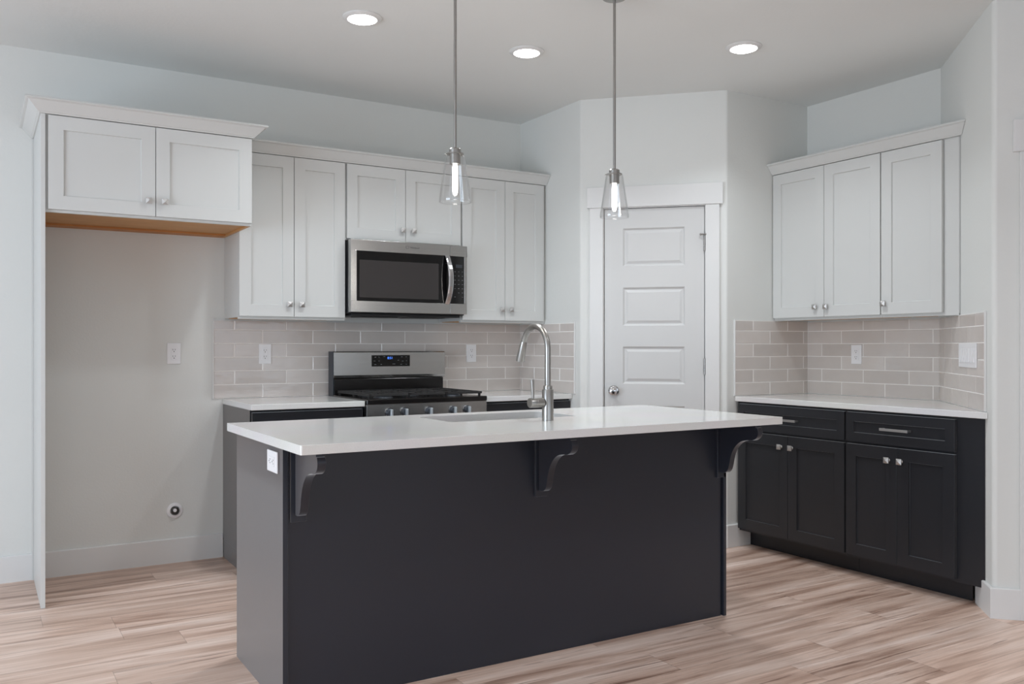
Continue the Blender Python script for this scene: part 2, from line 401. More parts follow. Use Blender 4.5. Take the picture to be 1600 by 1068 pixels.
def window(name, axis, a0, a1, z0, z1, at, n):
    bm = NB(); t = 0.05
    def bar(p0, p1, q0, q1):
        if axis == 'x': box(bm, p0, p1, at - 0.03, at + 0.03, q0, q1)
        else: box(bm, at - 0.03, at + 0.03, p0, p1, q0, q1)
    bar(a0, a1, z0, z0 + t); bar(a0, a1, z1 - t, z1)
    for i in range(n + 1):
        p = a0 + (a1 - a0 - t) * i / n; bar(p, p + t, z0 + t, z1 - t)
    o = struct(name, bm, TRIM)
    bm = NB()
    if axis == 'x': box(bm, a0 + t, a1 - t, at - 0.003, at + 0.003, z0 + t, z1 - t)
    else: box(bm, at - 0.003, at + 0.003, a0 + t, a1 - t, z0 + t, z1 - t)
    obj('pane', bm, PANE, o)
window('window_1', 'y', -4.4, -1.6, 0.0, 2.35, -3.65, 2)
window('window_2', 'x', -2.9, 1.7, 0.5, 2.4, -9.15, 3)
window('window_3', 'x', 2.5, 4.3, 0.5, 2.4, -9.15, 2)

# baseboards
BH, BT = 0.137, 0.014
def baseboard(name, pts, normal_left=True):
    """board standing along a polyline of wall points (room on the right of the direction of travel)"""
    P = [Vector(p) for p in pts]; off = []
    for i in range(len(P)):
        d = []
        if i > 0: d.append((P[i] - P[i - 1]).normalized())
        if i < len(P) - 1: d.append((P[i + 1] - P[i]).normalized())
        n = [Vector((e.y, -e.x)) for e in d]
        if len(n) == 1: off.append(n[0])
        else:
            m = (n[0] + n[1]).normalized(); off.append(m / m.dot(n[0]))
    bm = NB()
    prof = [(0.0005, 0.0), (BT, 0.0), (BT, BH - 0.004), (BT - 0.004, BH), (0.0005, BH)]
    rings = [[bm.verts.new((P[i].x + off[i].x * d, P[i].y + off[i].y * d, z)) for d, z in prof] for i in range(len(P))]
    for A, B in zip(rings, rings[1:]):
        for k in range(5): bm.faces.new((A[k], A[(k + 1) % 5], B[(k + 1) % 5], B[k]))
    bm.faces.new(rings[0]); bm.faces.new(rings[-1])
    return struct(name, bm, TRIM)
baseboard('baseboard_left', [(-3.58, 0), (-0.002, 0)])
baseboard('baseboard_back', [(0.022, 0), (0.962, 0)])
baseboard('baseboard_pantry', [(X4 - 0.012, Y4 + 0.012), (X4, Y4), (3.814, Y4)])
baseboard('baseboard_right', [(3.806, Y6 - (X5 - 3.806)), (X7, Y7), (X7 + 0.108 / R2, Y7 - 0.108 / R2)])

# pantry door with its casing; local x runs along the pantry front, -y towards the room
DROT = math.radians(-45)
def in_door(o, at=(X2, Y2)):
    o.location = (at[0], at[1], 0); o.rotation_euler = (0, 0, DROT); return o
bm = NB(); box(bm, 0.062, 0.1455, -0.018, -0.0005, 0, 2.0795); in_door(struct('trim_1', bm, TRIM, bevel=0.0015))
bm = NB(); box(bm, 0.7705, 0.853, -0.018, -0.0005, 0, 2.0795); in_door(struct('trim_2', bm, TRIM, bevel=0.0015))
bm = NB(); box(bm, 0.045, 0.873, -0.024, -0.0005, 2.080, 2.209); in_door(struct('trim_3', bm, TRIM, bevel=0.0015))
bm = NB()
box(bm, 0.135, 0.150, -0.0005, 0.1, 0, 2.075); box(bm, 0.766, 0.781, -0.0005, 0.1, 0, 2.075); box(bm, 0.135, 0.781, -0.0005, 0.1, 2.0755, 2.0905)
box(bm, 0.150, 0.160, 0.040, 0.06, 0, 2.075); box(bm, 0.756, 0.766, 0.040, 0.06, 0, 2.075); box(bm, 0.150, 0.766, 0.040, 0.06, 2.063, 2.075)
in_door(struct('trim_4', bm, TRIM))
bm = NB()
paneled(bm, 0.1535, 0.7625, 0.008, 2.071, 0.0015, 0.0365, 0.267, 0.646,
        [(0.250, 0.480), (0.617, 0.850), (0.985, 1.216), (1.345, 1.583), (1.714, 1.950)],
        [(0.010, 0.010), (0.016, 0.010), (0.032, 0.0035)])
door = in_door(struct('door_1', bm, DOORW))
bm = NB()
KR = Matrix.Translation((0.211, 0.0, 0.941)) @ Matrix.Rotation(math.radians(90), 4, 'X')
lathe(bm, [(0, 0.0), (0.032, 0.0), (0.032, 0.004), (0.027, 0.009), (0.013, 0.012), (0.011, 0.030), (0.018, 0.036), (0.026, 0.045), (0.0275, 0.055), (0.024, 0.063), (0.014, 0.068), (0, 0.069)], 32, KR)
obj('door_knob', bm, CHROME, door)
for zc in (0.25, 1.0935, 1.846):
    bm = NB()
    for k in range(3):
        lathe(bm, [(0, -0.0155), (0.0065, -0.0155), (0.0065, 0.0155), (0, 0.0155)], 14, Matrix.Translation((0.7645, -0.005, zc + (k - 1) * 0.0325)))
    lathe(bm, [(0, 0), (0.0045, 0.0), (0.0035, 0.006), (0, 0.007)], 12, Matrix.Translation((0.7645, -0.005, zc + 0.048)))
    obj('hinge', bm, NICKEL, door)
bm = NB()   # pin-mounted door stop on the top hinge
lathe(bm, [(0, 0), (0.009, 0), (0.009, 0.004), (0, 0.004)], 16, Matrix.Translation((0.7645, -0.005, 1.896)))
tube(bm, [(0.775, -0.020, 1.898), (0.750, -0.022, 1.898), (0.742, -0.018, 1.898)], 0.0035, 10)
lathe(bm, [(0, 0), (0.007, 0), (0.007, 0.006), (0, 0.006)], 12, Matrix.Translation((0.741, -0.0155, 1.898)) @ Matrix.Rotation(math.radians(-90), 4, 'X'))
obj('door_stop', bm, NICKEL, door)
# second doorway, at the right edge of the picture
def w7(o): return in_door(o, (X7, Y7))
bm = NB(); box(bm, 0.080, 1.10, -0.024, -0.0005, 2.081, 2.222); w7(struct('trim_5', bm, TRIM, bevel=0.0015))
bm = NB(); box(bm, 0.108, 0.192, -0.018, -0.0005, 0, 2.0805); w7(struct('trim_6', bm, TRIM, bevel=0.0015))
bm = NB(); box(bm, 0.99, 1.074, -0.018, -0.0005, 0, 2.0805); w7(struct('trim_7', bm, TRIM, bevel=0.0015))
bm = NB(); paneled(bm, 0.195, 0.987, 0.008, 2.078, -0.014, -0.001, 0.31, 0.87, [(0.250, 0.480), (0.617, 0.850), (0.985, 1.216), (1.345, 1.583), (1.714, 1.950)], [(0.010, 0.006), (0.016, 0.006), (0.032, 0.002)])
w7(struct('door_2', bm, DOORW))

# ------------------------------------------------------------------ cabinetry
def square_knob(parent, x, yf, z, name='knob'):
    bm = NB()
    lathe(bm, [(0, 0), (0.009, 0), (0.006, 0.004), (0.0055, 0.012), (0.009, 0.016), (0, 0.016)], 16, Matrix.Translation((x, yf, z)) @ Matrix.Rotation(math.radians(90), 4, 'X'))
    s, y1, y2, y3 = 0.0148, yf - 0.0155, yf - 0.0215, yf - 0.027
    A = [bm.verts.new((x + a * s * .9, y1, z + b * s * .9)) for a, b in ((-1, -1), (1, -1), (1, 1), (-1, 1))]
    B = [bm.verts.new((x + a * s, y2, z + b * s)) for a, b in ((-1, -1), (1, -1), (1, 1), (-1, 1))]
    t = bm.verts.new((x, y3, z)); bm.faces.new(A[::-1])
    for i in range(4):
        j = (i + 1) % 4; bm.faces.new((A[i], A[j], B[j], B[i])); bm.faces.new((B[i], B[j], t))
    return obj(name, bm, KNOBM, parent)
def bar_pull(parent, x, yf, z, L=0.158):
    bm = NB(); a = L / 2
    box(bm, x - a, x + a, yf - 0.034, yf - 0.026, z - 0.0065, z + 0.0065)
    box(bm, x - a, x - a + 0.009, yf - 0.0265, yf, z - 0.0055, z + 0.0055)
    box(bm, x + a - 0.009, x + a, yf - 0.0265, yf, z - 0.0055, z + 0.0055)
    return obj('pull', bm, KNOBM, parent, bevel=0.001)
SH = [(0.0, 0.0), (0.0015, 0.009)]
def shaker(name, parent, mat, x0, x1, z0, z1, yf, fw=0.064, th=0.0205):
    bm = NB(); paneled(bm, x0, x1, z0, z1, yf, yf + th, x0 + fw, x1 - fw, [(z0 + fw, z1 - fw)], SH)
    return obj(name, bm, mat, parent, bevel=0.0012, segs=2)
G = 0.0015
def upper(label, loc, rot, w, z0, z1, depth, doors, poly=None, group=None, dz0=0.013, ztop=None, wood=MAPLE, gaps=True):
    """wall cabinet; local x along the wall, -y out; doors = (x0, x1, knob_x, knob_z)"""
    t = thing('wall_cabinet', label, 'cabinet', loc, rot, group)
    pts = poly or [(0.0005, -depth), (w - 0.0005, -depth), (w - 0.0005, -0.002), (0.0005, -0.002)]
    bm = NB(); prism(bm, pts, z0 + 0.004, z1); bmesh.ops.recalc_face_normals(bm, faces=bm.faces[:])
    obj('carcass', bm, CABW, t)
    # rim round the underside and the bare wood bottom
    bm = NB(); box(bm, 0.0005, w - 0.0005, -depth, -depth + 0.018, z0 - 0.006, z0 + 0.0035)
    obj('face_frame_rail', bm, CABW, t)
    bm = NB(); box(bm, 0.018, w - 0.018, -depth + 0.0185, -0.02, z0 + 0.001, z0 + 0.0035)
    obj('bottom_panel', bm, wood, t)
    yf = -depth - 0.0215
    for x0, x1, kx, kz in doors:
        d = shaker('door', t, CABW, x0 + G, x1 - G, z0 + dz0 - 0.002, z1 - 0.004, yf)
        square_knob(d, kx, yf, kz)
    return t
# --- cabinet over the refrigerator space, its tall side panel
t = thing('wall_cabinet', 'deep white wall cabinet over the empty refrigerator space, bare wood underside', 'cabinet', (0.020, 0, 0))
w = 0.953
bm = NB(); box(bm, 0, w, -0.588, -0.001, 1.858, 2.2985); obj('carcass', bm, CABW, t)
bm = NB(); box(bm, 0, w, -0.588, -0.569, 1.845, 1.8575); obj('face_frame_rail', bm, CABW, t)
bm = NB(); box(bm, 0.0, w, -0.5685, -0.10, 1.855, 1.8575); obj('bottom_panel', bm, MAPLE, t)
bm = NB(); box(bm, 0.0, w - 0.018, -0.099, -0.001, 1.845, 1.8575); tag(obj('back_rail', bm, MAPLED, t), 'darker orange wood rail')
bm = NB(); box(bm, w - 0.017, w, -0.5685, -0.001, 1.845, 1.8545); obj('side_rail', bm, MAPLE, t)
for x0, x1, kx in ((0.0095, 0.481, 0.447), (0.481, w, 0.521)):
    d = shaker('door', t, CABW, x0 + G, x1 - G, 1.8575, 2.295, -0.6095)
    square_knob(d, kx, -0.6095, 1.930)
o = bx('refrigerator_side_panel', CABW, None, 0.0, 0.019, -0.609, -0.001, 0.0, 2.2985, bevel=0.001)
tag(o, 'tall narrow white end panel from floor to crown, left side of refrigerator space', 'panel')
o['category'] = 'panel'
bm = NB(); box(bm, -0.0085, -0.0005, -0.022, -0.0005, 0.0, 2.29); obj('scribe_strip', bm, CABW, o)

A0, B0, C0, E0 = 0.975, 1.590, 2.3545, 2.9735
ZB = 1.374
upper('white two-door wall cabinet left of the microwave, partly behind the refrigerator cabinet', (A0, 0, 0), 0, B0 - A0, ZB, 2.2895, 0.310,
      [(0.0, 1.2825 - A0, 1.253 - A0, 1.454), (1.2825 - A0, B0 - A0 - 0.004, 1.323 - A0, 1.453)])
t = thing('wall_cabinet', 'short white two-door wall cabinet directly above the microwave', 'cabinet', (B0, 0, 0)); w = C0 - B0
bm = NB(); box(bm, 0.0005, w - 0.0005, -0.310, -0.002, 1.842, 2.2895); obj('carcass', bm, CABW, t)
for x0, x1, kx in ((0.006, 0.380, 1.948 - B0), (0.380, w - 0.006, 2.020 - B0)):
    d = shaker('door', t, CABW, x0 + G, x1 - G, 1.850, 2.2855, -0.3315)
    square_knob(d, kx, -0.3315, 1.918)
upper('white two-door wall cabinet right of the microwave, against the pantry wall', (C0, 0, 0), 0, X2 - 0.002 - C0, ZB, 2.2895, 0.310,
      [(0.004, 2.672 - C0, 2.645 - C0, 1.456), (2.672 - C0, E0 - C0, 2.713 - C0, 1.455)])
# --- right wall uppers (local x = distance from the pantry wall)
upper('white two-door wall cabinet on the right wall, next to the pantry wall', (X5, Y4 - 0.001, 0), RQ, 0.775, 1.382, 2.2895, 0.304,
      [(0.004, 0.395, 0.338, 1.452), (0.395, 0.7745, 0.417, 1.451)])
wE = Y4 - 0.001 - 0.776
pE = [(0.0, -0.304), (abs(-2.5787 - wE) - 0.002, -0.304), (abs(Y6 - wE) - 0.002, -0.002), (0.0, -0.002)]
t = thing('wall_cabinet', 'white single-door wall cabinet with wide filler strip, right end of the right wall', 'cabinet', (X5, wE, 0), RQ)
bm = NB(); prism(bm, pE, 1.386, 2.2895); obj('carcass', bm, CABW, t)
bm = NB(); box(bm, 0.0, 0.440, -0.304, -0.286, 1.376, 1.3855); obj('face_frame_rail', bm, CABW, t)
bm = NB(); box(bm, 0.018, 0.145, -0.2855, -0.02, 1.383, 1.3855); obj('bottom_panel', bm, MAPLE, t)
d = shaker('door', t, CABW, 0.004, 0.362, 1.393, 2.2855, -0.3255); square_knob(d, 0.025, -0.3255, 1.452)
bx('filler_strip', CABW, t, 0.3665, 0.4455, -0.3075, -0.3045, 1.376, 2.2890)

# --- crown mouldings
CP = [(-0.018, 0.0), (0.006, 0.0), (0.008, 0.004), (0.014, 0.008), (0.052, 0.049), (0.061, 0.051), (0.067, 0.054), (0.0665, 0.0575), (0.063, 0.063), (-0.018, 0.063)]
def crown(label, path, z0, s=1.0, endcut=None):
    """path of face-plane points, room on the right of the travel direction"""
    P = [Vector(p) for p in path]; off = []
    for i in range(len(P)):
        d = []
        if i > 0: d.append((P[i] - P[i - 1]).normalized())
        if i < len(P) - 1: d.append((P[i + 1] - P[i]).normalized())
        n = [Vector((e.y, -e.x)) for e in d]
        if len(n) == 1: off.append(n[0])
        else:
            m = (n[0] + n[1]).normalized(); off.append(m / m.dot(n[0]))
    if endcut is not None: off[-1] = Vector(endcut)
    bm = NB()
    rings = [[bm.verts.new((P[i].x + off[i].x * d * s, P[i].y + off[i].y * d * s, z0 + z)) for d, z in CP] for i in range(len(P))]
    for A, B in zip(rings, rings[1:]):
        for k in range(len(CP)): bm.faces.new((A[k], A[(k + 1) % len(CP)], B[(k + 1) % len(CP)], B[k]))
    bm.faces.new(rings[0]); bm.faces.new(rings[-1])
    o = obj('crown_molding', bm, CABW, None); return tag(o, label, 'crown molding')
crown('white crown molding wrapping three sides above the refrigerator cabinet', [(0.0, -0.002), (0.0, -0.6095), (0.974, -0.6095), (0.974, -0.40)], 2.299)
crown('long white crown molding over the back wall cabinets beside the pantry', [(0.976, -0.3315), (2.992, -0.3315)], 2.290, 0.83)
yR = lambda x: Y6 - (X5 - x)
crown('white crown molding along the top of the right wall cabinets', [(4.020, Y4 - 0.002), (4.020, yR(4.020) + 0.003)], 2.290, 0.83, endcut=(-1, -1))

# --- base cabinets
def base(label, loc, rot, w, doors, drawers, mat=CABK, depth=0.593, poly=None, toe_poly=None, name='base_cabinet', pulls=True):
    t = thing(name, label, 'cabinet', loc, rot)
    pts = poly or [(0.0005, -depth), (w - 0.0005, -depth), (w - 0.0005, -0.002), (0.0005, -0.002)]
    bm = NB(); prism(bm, pts, 0.100, 0.8825); obj('carcass', bm, mat, t)
    tp = toe_poly or [(0.0005, -depth + 0.097), (w - 0.0005, -depth + 0.097), (w - 0.0005, -0.018), (0.0005, -0.018)]
    bm = NB(); prism(bm, tp, 0.0, 0.0995); obj('toe_kick', bm, mat, t)
    yf = -depth - 0.0215
    for x0, x1, kx in doors:
        d = shaker('door', t, mat, x0 + G, x1 - G, 0.116, 0.703, yf, fw=0.062)
        square_knob(d, kx, yf, 0.640)
    for x0, x1 in drawers:
        d = shaker('drawer', t, mat, x0 + G, x1 - G, 0.716, 0.870, yf, fw=0.048)
        bar_pull(d, (x0 + x1) / 2, yf, 0.795)
    return t
CL, CR0 = 0.9645, 1.5885
base('charcoal base cabinet at the left end of the back wall, beside refrigerator space', (CL, 0, 0), 0, CR0 - CL, [(0.006, 0.312, 0.28), (0.312, 0.618, 0.345)], [(0.006, 0.618)])
base('charcoal base cabinet between the range and the pantry wall', (2.3575, 0, 0), 0, X2 - 0.001 - 2.3575, [(0.006, 0.318, 0.285), (0.318, 0.63, 0.35)], [(0.006, 0.63)])
base('left charcoal base cabinet on the right wall, against the pantry wall', (X5, Y4 - 0.001, 0), RQ, 0.791,
     [(0.018, 0.4035, 0.354), (0.4035, 0.787, 0.433)], [(0.018, 0.787)], depth=0.6215)
yE = Y4 - 0.793
dE = 0.6215
base('right charcoal base cabinet on the right wall, with blank filler at its right end', (X5, yE, 0), RQ, 0.75,
     [(0.004, 0.310, 0.261), (0.310, 0.616, 0.333)], [(0.004, 0.616)], depth=dE,
     poly=[(0.0005, -dE), (yE - yR(X5 - dE) - 0.002, -dE), (yE - Y6 - 0.002, -0.002), (0.0005, -0.002)],
     toe_poly=[(0.0005, -dE + 0.097), (yE - yR(X5 - dE + 0.097) - 0.022, -dE + 0.097), (yE - Y6 - 0.022, -0.020), (0.0005, -0.020)])

# --- countertops
ZC0, ZC1 = 0.8835, 0.9140
def counter(name, label, pts):
    bm = NB(); prism(bm, pts, ZC0, ZC1); return tag(obj(name, bm, QUARTZ, None, bevel=0.003, segs=3), label, 'countertop')
counter('countertop', 'white quartz countertop left of the range, with exposed left end', [(0.9615, -0.633), (1.588, -0.633), (1.588, -0.001), (0.9615, -0.001)])
counter('countertop', 'white quartz countertop between the range and the pantry', [(2.3585, -0.633), (2.992, -0.633), (2.992, -0.001), (2.3585, -0.001)])
counter('countertop', 'white quartz countertop along the right wall, angled right end', [(3.692, Y4 - 0.002), (3.692, yR(3.692) + 0.003), (X5 - 0.002, Y6 + 0.001), (X5 - 0.002, Y4 - 0.002)][::1])

# --- backsplashes
random.seed(4)
ROWS = [0.9155, 0.995, 1.0745, 1.154, 1.2335, 1.313]
def tiles(parent, loc, rot, L, ztop, j_odd, j_even, cut0=0.0):
    """tiles on a wall run of length L; joints of rows counted from the top (odd = first)"""
    zs = ROWS + [ztop]; bm = NB(); g = 0.0024; P = 0.3065
    for r in range(len(zs) - 1):
        ph = j_odd if (len(zs) - 2 - r) % 2 == 0 else j_even
        xs = [x for x in (ph + k * P for k in range(-12, 14)) if 0.012 < x < L - 0.012]
        xs = [0.0] + xs + [L]
        for a, b in zip(xs, xs[1:]):
            x0, x1, z0, z1 = a + g, b - g, zs[r] + g, zs[r + 1] - g
            e = 0.0018; tl = [random.uniform(-0.0004, 0.0004) for _ in range(4)]
            o = [(x0, z0), (x1, z0), (x1, z1), (x0, z1)]; i_ = [(x0 + e, z0 + e), (x1 - e, z0 + e), (x1 - e, z1 - e), (x0 + e, z1 - e)]
            A = [bm.verts.new((p[0], -0.003, p[1])) for p in o]
            B = [bm.verts.new((p[0], -0.0068, p[1])) for p in o]
            C = [bm.verts.new((p[0], -0.0082 + tl[k], p[1])) for k, p in enumerate(i_)]
            for k in range(4):
                m = (k + 1) % 4; bm.faces.new((A[k], A[m], B[m], B[k])); bm.faces.new((B[k], B[m], C[m], C[k])).smooth = True
            bm.faces.new(C)
    o = obj('tile_field', bm, TILE, parent); o.location = loc; o.rotation_euler = (0, 0, rot)
    bm = NB(); box(bm, 0.0, L, -0.0066, -0.0008, ROWS[0], ztop)
    o = obj('grout_bed', bm, GROUT, parent); o.location = loc; o.rotation_euler = (0, 0, rot)
def edge(parent, loc, rot, z0=0.9155, z1=1.378):
    bm = NB(); box(bm, -0.0035, 0.0035, -0.0105, -0.0005, z0, z1); o = obj('edge_trim', bm, TRIM, parent, bevel=0.001); o.location = loc; o.rotation_euler = (0, 0, rot)
bs = thing('tile_backsplash', 'greige subway tile backsplash behind the range, wrapping onto the pantry side wall', 'backsplash', (0.912, 0, 0))
tiles(bs, (0, 0, 0), 0, 2.993 - 0.912, 1.367, 1.028 - 0.912, 1.192 - 0.912)
tiles(bs, (X2 - 0.912, -0.0085, 0), RQ, 0.6515, 1.367, 0.194 - 0.010, 0.347 - 0.010)
edge(bs, (-0.0035, 0, 0), 0); edge(bs, (X2 - 0.912, -0.6638, 0), RQ)
bx('top_edge', TRIM, bs, 0.0, 0.062, -0.009, -0.0005, 1.3675, 1.3725)
bs = thing('tile_backsplash', 'greige subway tile backsplash over the right counter, folded round three walls', 'backsplash', (X4, Y4, 0))
tiles(bs, (3.691 - X4, 0, 0), 0, X5 - 3.691 - 0.001, 1.376, 3.844 - 3.691, 3.991 - 3.691)
tiles(bs, (X5 - X4, -0.0085, 0), RQ, Y4 - Y6 - 0.009, 1.372, 0.1215 - 0.010, 0.271 - 0.010)
W6L = 0.886
tiles(bs, (X5 - X4 - 0.004, Y6 - Y4 - 0.004, 0), math.radians(-135), W6L, 1.376, 0.13 + 0.30, 0.28 + 0.0)
edge(bs, (3.687 - X4, 0, 0), 0, z1=1.380)
edge(bs, (X5 - X4 - 0.004 - (W6L + 0.0035) / R2, Y6 - Y4 - 0.004 - (W6L + 0.0035) / R2, 0), math.radians(-135), z1=1.380)

# --- outlets and switch
def outlet(label, loc, rot, horizontal=False):
    t = thing('wall_outlet', label, 'outlet', loc, rot)
    w2, h2 = 0.0365, 0.0585
    def b(bm, x0, x1, y0, y1, z0, z1):
        if horizontal: box(bm, z0, z1, y0, y1, -x1, -x0)
        else: box(bm, x0, x1, y0, y1, z0, z1)
    bm = NB(); b(bm, -w2, w2, -0.0065, -0.0005, -h2, h2); obj('cover_plate', bm, PLASTIC, t, bevel=0.002)
    bm = NB(); b(bm, -0.0165, 0.0165, -0.0085, -0.0066, -0.0335, 0.0335); r = obj('receptacle', bm, PLASTIC, t, bevel=0.0008)
    bm = NB()
    for s in (-1, 1):
        c = s * 0.0185
        b(bm, -0.0075, -0.0055, -0.0089, -0.0084, c - 0.001, c + 0.008); b(bm, 0.0050, 0.0070, -0.0089, -0.0084, c + 0.0005, c + 0.0075)
        b(bm, -0.0022, 0.0022, -0.0089, -0.0084, c - 0.0095, c - 0.005)
    obj('slots', bm, SLOT, r)
    return t
outlet('white outlet on bare wall inside the refrigerator space', (0.695, -0.0005, 1.1765), 0)
outlet('white outlet on tile backsplash left of the range', (1.206, -0.0082, 1.1725), 0)
outlet('white outlet on tile backsplash right of the range', (2.598, -0.0082, 1.1715), 0)
outlet('white outlet on tile above the right wall counter', (X5 - 0.0082, -1.733, 1.168), RQ)
outlet('white sideways outlet on the left end of the island', (0.6185, -2.226, 0.822), RQ, True)
s6 = 0.607
t = thing('switch_plate', 'wide white switch plate on the angled tiled wall at far right', 'switch',
          (X5 - 0.004 - s6 / R2 - 0.0082 / R2, Y6 - 0.004 - s6 / R2 + 0.0082 / R2, 1.1725), math.radians(-135))
bm = NB(); box(bm, -0.16, 0.16, -0.0065, -0.0005, -0.0595, 0.0595); obj('cover_plate', bm, PLASTIC, t, bevel=0.002)
for k in range(6):
    xc = (k - 2.5) * 0.0465
    bm = NB(); A = [(-0.0066, -0.033), (-0.0125, -0.033), (-0.0078, 0.0), (-0.0085, 0.033), (-0.0066, 0.033)]
    va = [bm.verts.new((xc - 0.0165, y, z)) for y, z in A]; vb = [bm.verts.new((xc + 0.0165, y, z)) for y, z in A]
    bm.faces.new(va); bm.faces.new(vb[::-1])
    for i in range(5): bm.faces.new((va[i], va[(i + 1) % 5], vb[(i + 1) % 5], vb[i]))
    obj('rocker', bm, PLASTIC, t)

# --- water supply valve in the refrigerator space
t = thing('water_valve', 'small round water valve with grey centre low in refrigerator space', 'valve', (0.700, -0.0005, 0.292))
RX = Matrix.Rotation(math.radians(90), 4, 'X')
bm = NB(); lathe(bm, [(0.022, 0.0005), (0.044, 0.0005), (0.043, 0.004), (0.036, 0.007), (0.026, 0.008), (0.022, 0.0005)], 40, RX); obj('escutcheon', bm, PLASTIC, t)
bm = NB(); lathe(bm, [(0, 0.001), (0.0215, 0.001), (0.0215, 0.018), (0.0185, 0.020), (0.0185, 0.006), (0, 0.006)], 32, RX); obj('cup', bm, GREYV, t)
bm = NB(); lathe(bm, [(0, 0.006), (0.008, 0.006), (0.008, 0.026), (0.0095, 0.028), (0.0095, 0.034), (0, 0.035)], 24, Matrix.Translation((-0.004, 0, 0.006)) @ RX); obj('stem', bm, PLASTIC, t)

# ------------------------------------------------------------------ microwave
t = thing('microwave', 'stainless over-the-range microwave with black window, under the short cabinet', 'microwave', (1.5915, 0, 1.410)); MW = 0.762
bm = NB(); box(bm, 0.001, MW - 0.001, -0.365, -0.012, 0.0, 0.4285); obj('body', bm, BLACKP, t, bevel=0.002)
bm = NB(); box(bm, 0.02, MW - 0.03, -0.36, -0.05, -0.014, -0.0005)
for k in range(2): box(bm, 0.10 + k * 0.32, 0.34 + k * 0.32, -0.30, -0.14, -0.018, -0.0135)
obj('vent_grille', bm, BLACKP, t, bevel=0.002)
yd = -0.405
sx = 0.6435
wz0, wz1 = 0.070, 0.363
bm = NB()     # stainless door frame round the dark window, and the matching frame of the control side
def frame(bm, x0, x1, z0, z1, hx0, hx1, hz0, hz1, y0, y1):
    for b in ((x0, x1, y0, y1, z0, hz0), (x0, x1, y0, y1, hz1, z1), (x0, hx0, y0, y1, hz0, hz1), (hx1, x1, y0, y1, hz0, hz1)):
        if b[1] - b[0] > 1e-4: box(bm, *b)
frame(bm, 0.0, sx - 0.001, 0.006, 0.4285, 0.036, sx - 0.001, wz0, wz1, yd, -0.366)
d = obj('door', bm, STEEL, t, bevel=0.0015)
bm = NB(); box(bm, 0.0365, sx - 0.0012, yd + 0.002, -0.367, wz0 + 0.0005, wz1 - 0.0005); obj('door_glass', bm, BLACKG, d, bevel=0.001)
bm = NB(); box(bm, 0.053, 0.565, yd + 0.0005, yd + 0.0018, wz0 + 0.022, wz1 - 0.052); obj('window', bm, WINDG, d)
bm = NB(); frame(bm, sx + 0.001, MW - 0.0005, 0.006, 0.4285, sx + 0.001, MW - 0.020, wz0, wz1, yd, -0.366); c = obj('control_frame', bm, STEEL, t, bevel=0.0015)
bm = NB(); box(bm, sx + 0.0012, MW - 0.0205, yd + 0.002, -0.367, wz0 + 0.0005, wz1 - 0.0005); cpn = obj('control_panel', bm, BLACKG, t, bevel=0.001)
bm = NB(); box(bm, sx + 0.040, sx + 0.085, yd + 0.0008, yd + 0.0018, 0.292, 0.312); obj('display', bm, DARKGREY, cpn)
for r in range(7):
    for q in range(3):
        x = sx + 0.034 + q * 0.026; z = 0.268 - r * 0.026
        if (r, q) in ((5, 0), (6, 1)): continue
        bx('key_legend', PRINT, cpn, x - 0.004, x + 0.004, yd + 0.0012, yd + 0.0019, z - 0.0012, z + 0.0012)
bm = NB()     # bowed strap handle
n = 14; hx = sx - 0.022
prev = None
for i in range(n + 1):
    f = i / n; z = wz0 - 0.004 + f * (wz1 - wz0 + 0.006); bow = math.sin(math.pi * f); y = yd - 0.006 - 0.042 * bow ** 0.7; wd = 0.016
    sh = 0.006 * bow
    ring = [bm.verts.new(p) for p in ((hx - wd + sh, y + 0.001, z), (hx - wd * 0.6 + sh, y - 0.004, z), (hx + wd * 0.6 + sh, y - 0.004, z), (hx + wd + sh, y + 0.001, z), (hx + wd + sh, y + 0.006, z), (hx - wd + sh, y + 0.006, z))]
    if prev:
        for k in range(6): bm.faces.new((prev[k], prev[(k + 1) % 6], ring[(k + 1) % 6], ring[k])).smooth = False
    else: bm.faces.new(ring)
    prev = ring
bm.faces.new(prev)
obj('handle', bm, CHROME, d)
text_mesh('logo', 'Whirlpool', 0.0145, LOGO, d, (0.405, yd - 0.0006, 0.398), (math.radians(90), 0, 0))
bm = NB(); lathe(bm, [(0.0075, 0.0), (0.0088, 0.0), (0.0088, 0.0006), (0.0075, 0.0006)], 24, Matrix.Translation((0.357, yd, 0.399)) @ Matrix.Scale(1.3, 4, (1, 0, 0)) @ RX, closed=True)
obj('logo_swirl', bm, LOGO, d)

# ------------------------------------------------------------------ range
t = thing('gas_range', 'freestanding stainless gas range with black cooktop and raised back guard', 'range', (1.5915, 0, 0)); RW = 0.7635
bm = NB(); box(bm, 0.002, RW - 0.002, -0.600, -0.025, 0.03, 0.894); obj('body', bm, DARKGREY, t, bevel=0.002)
for fx in (0.04, RW - 0.04):
    for fy in (-0.56, -0.07):
        bm = NB(); lathe(bm, [(0, 0), (0.018, 0), (0.014, 0.0295), (0, 0.0295)], 16, Matrix.Translation((fx, fy, 0))); obj('foot', bm, BLACKP, t)
bm = NB(); box(bm, 0.0, RW, -0.655, -0.105, 0.8945, 0.9215); ck = obj('cooktop', bm, ENAMEL, t, bevel=0.004, segs=3)
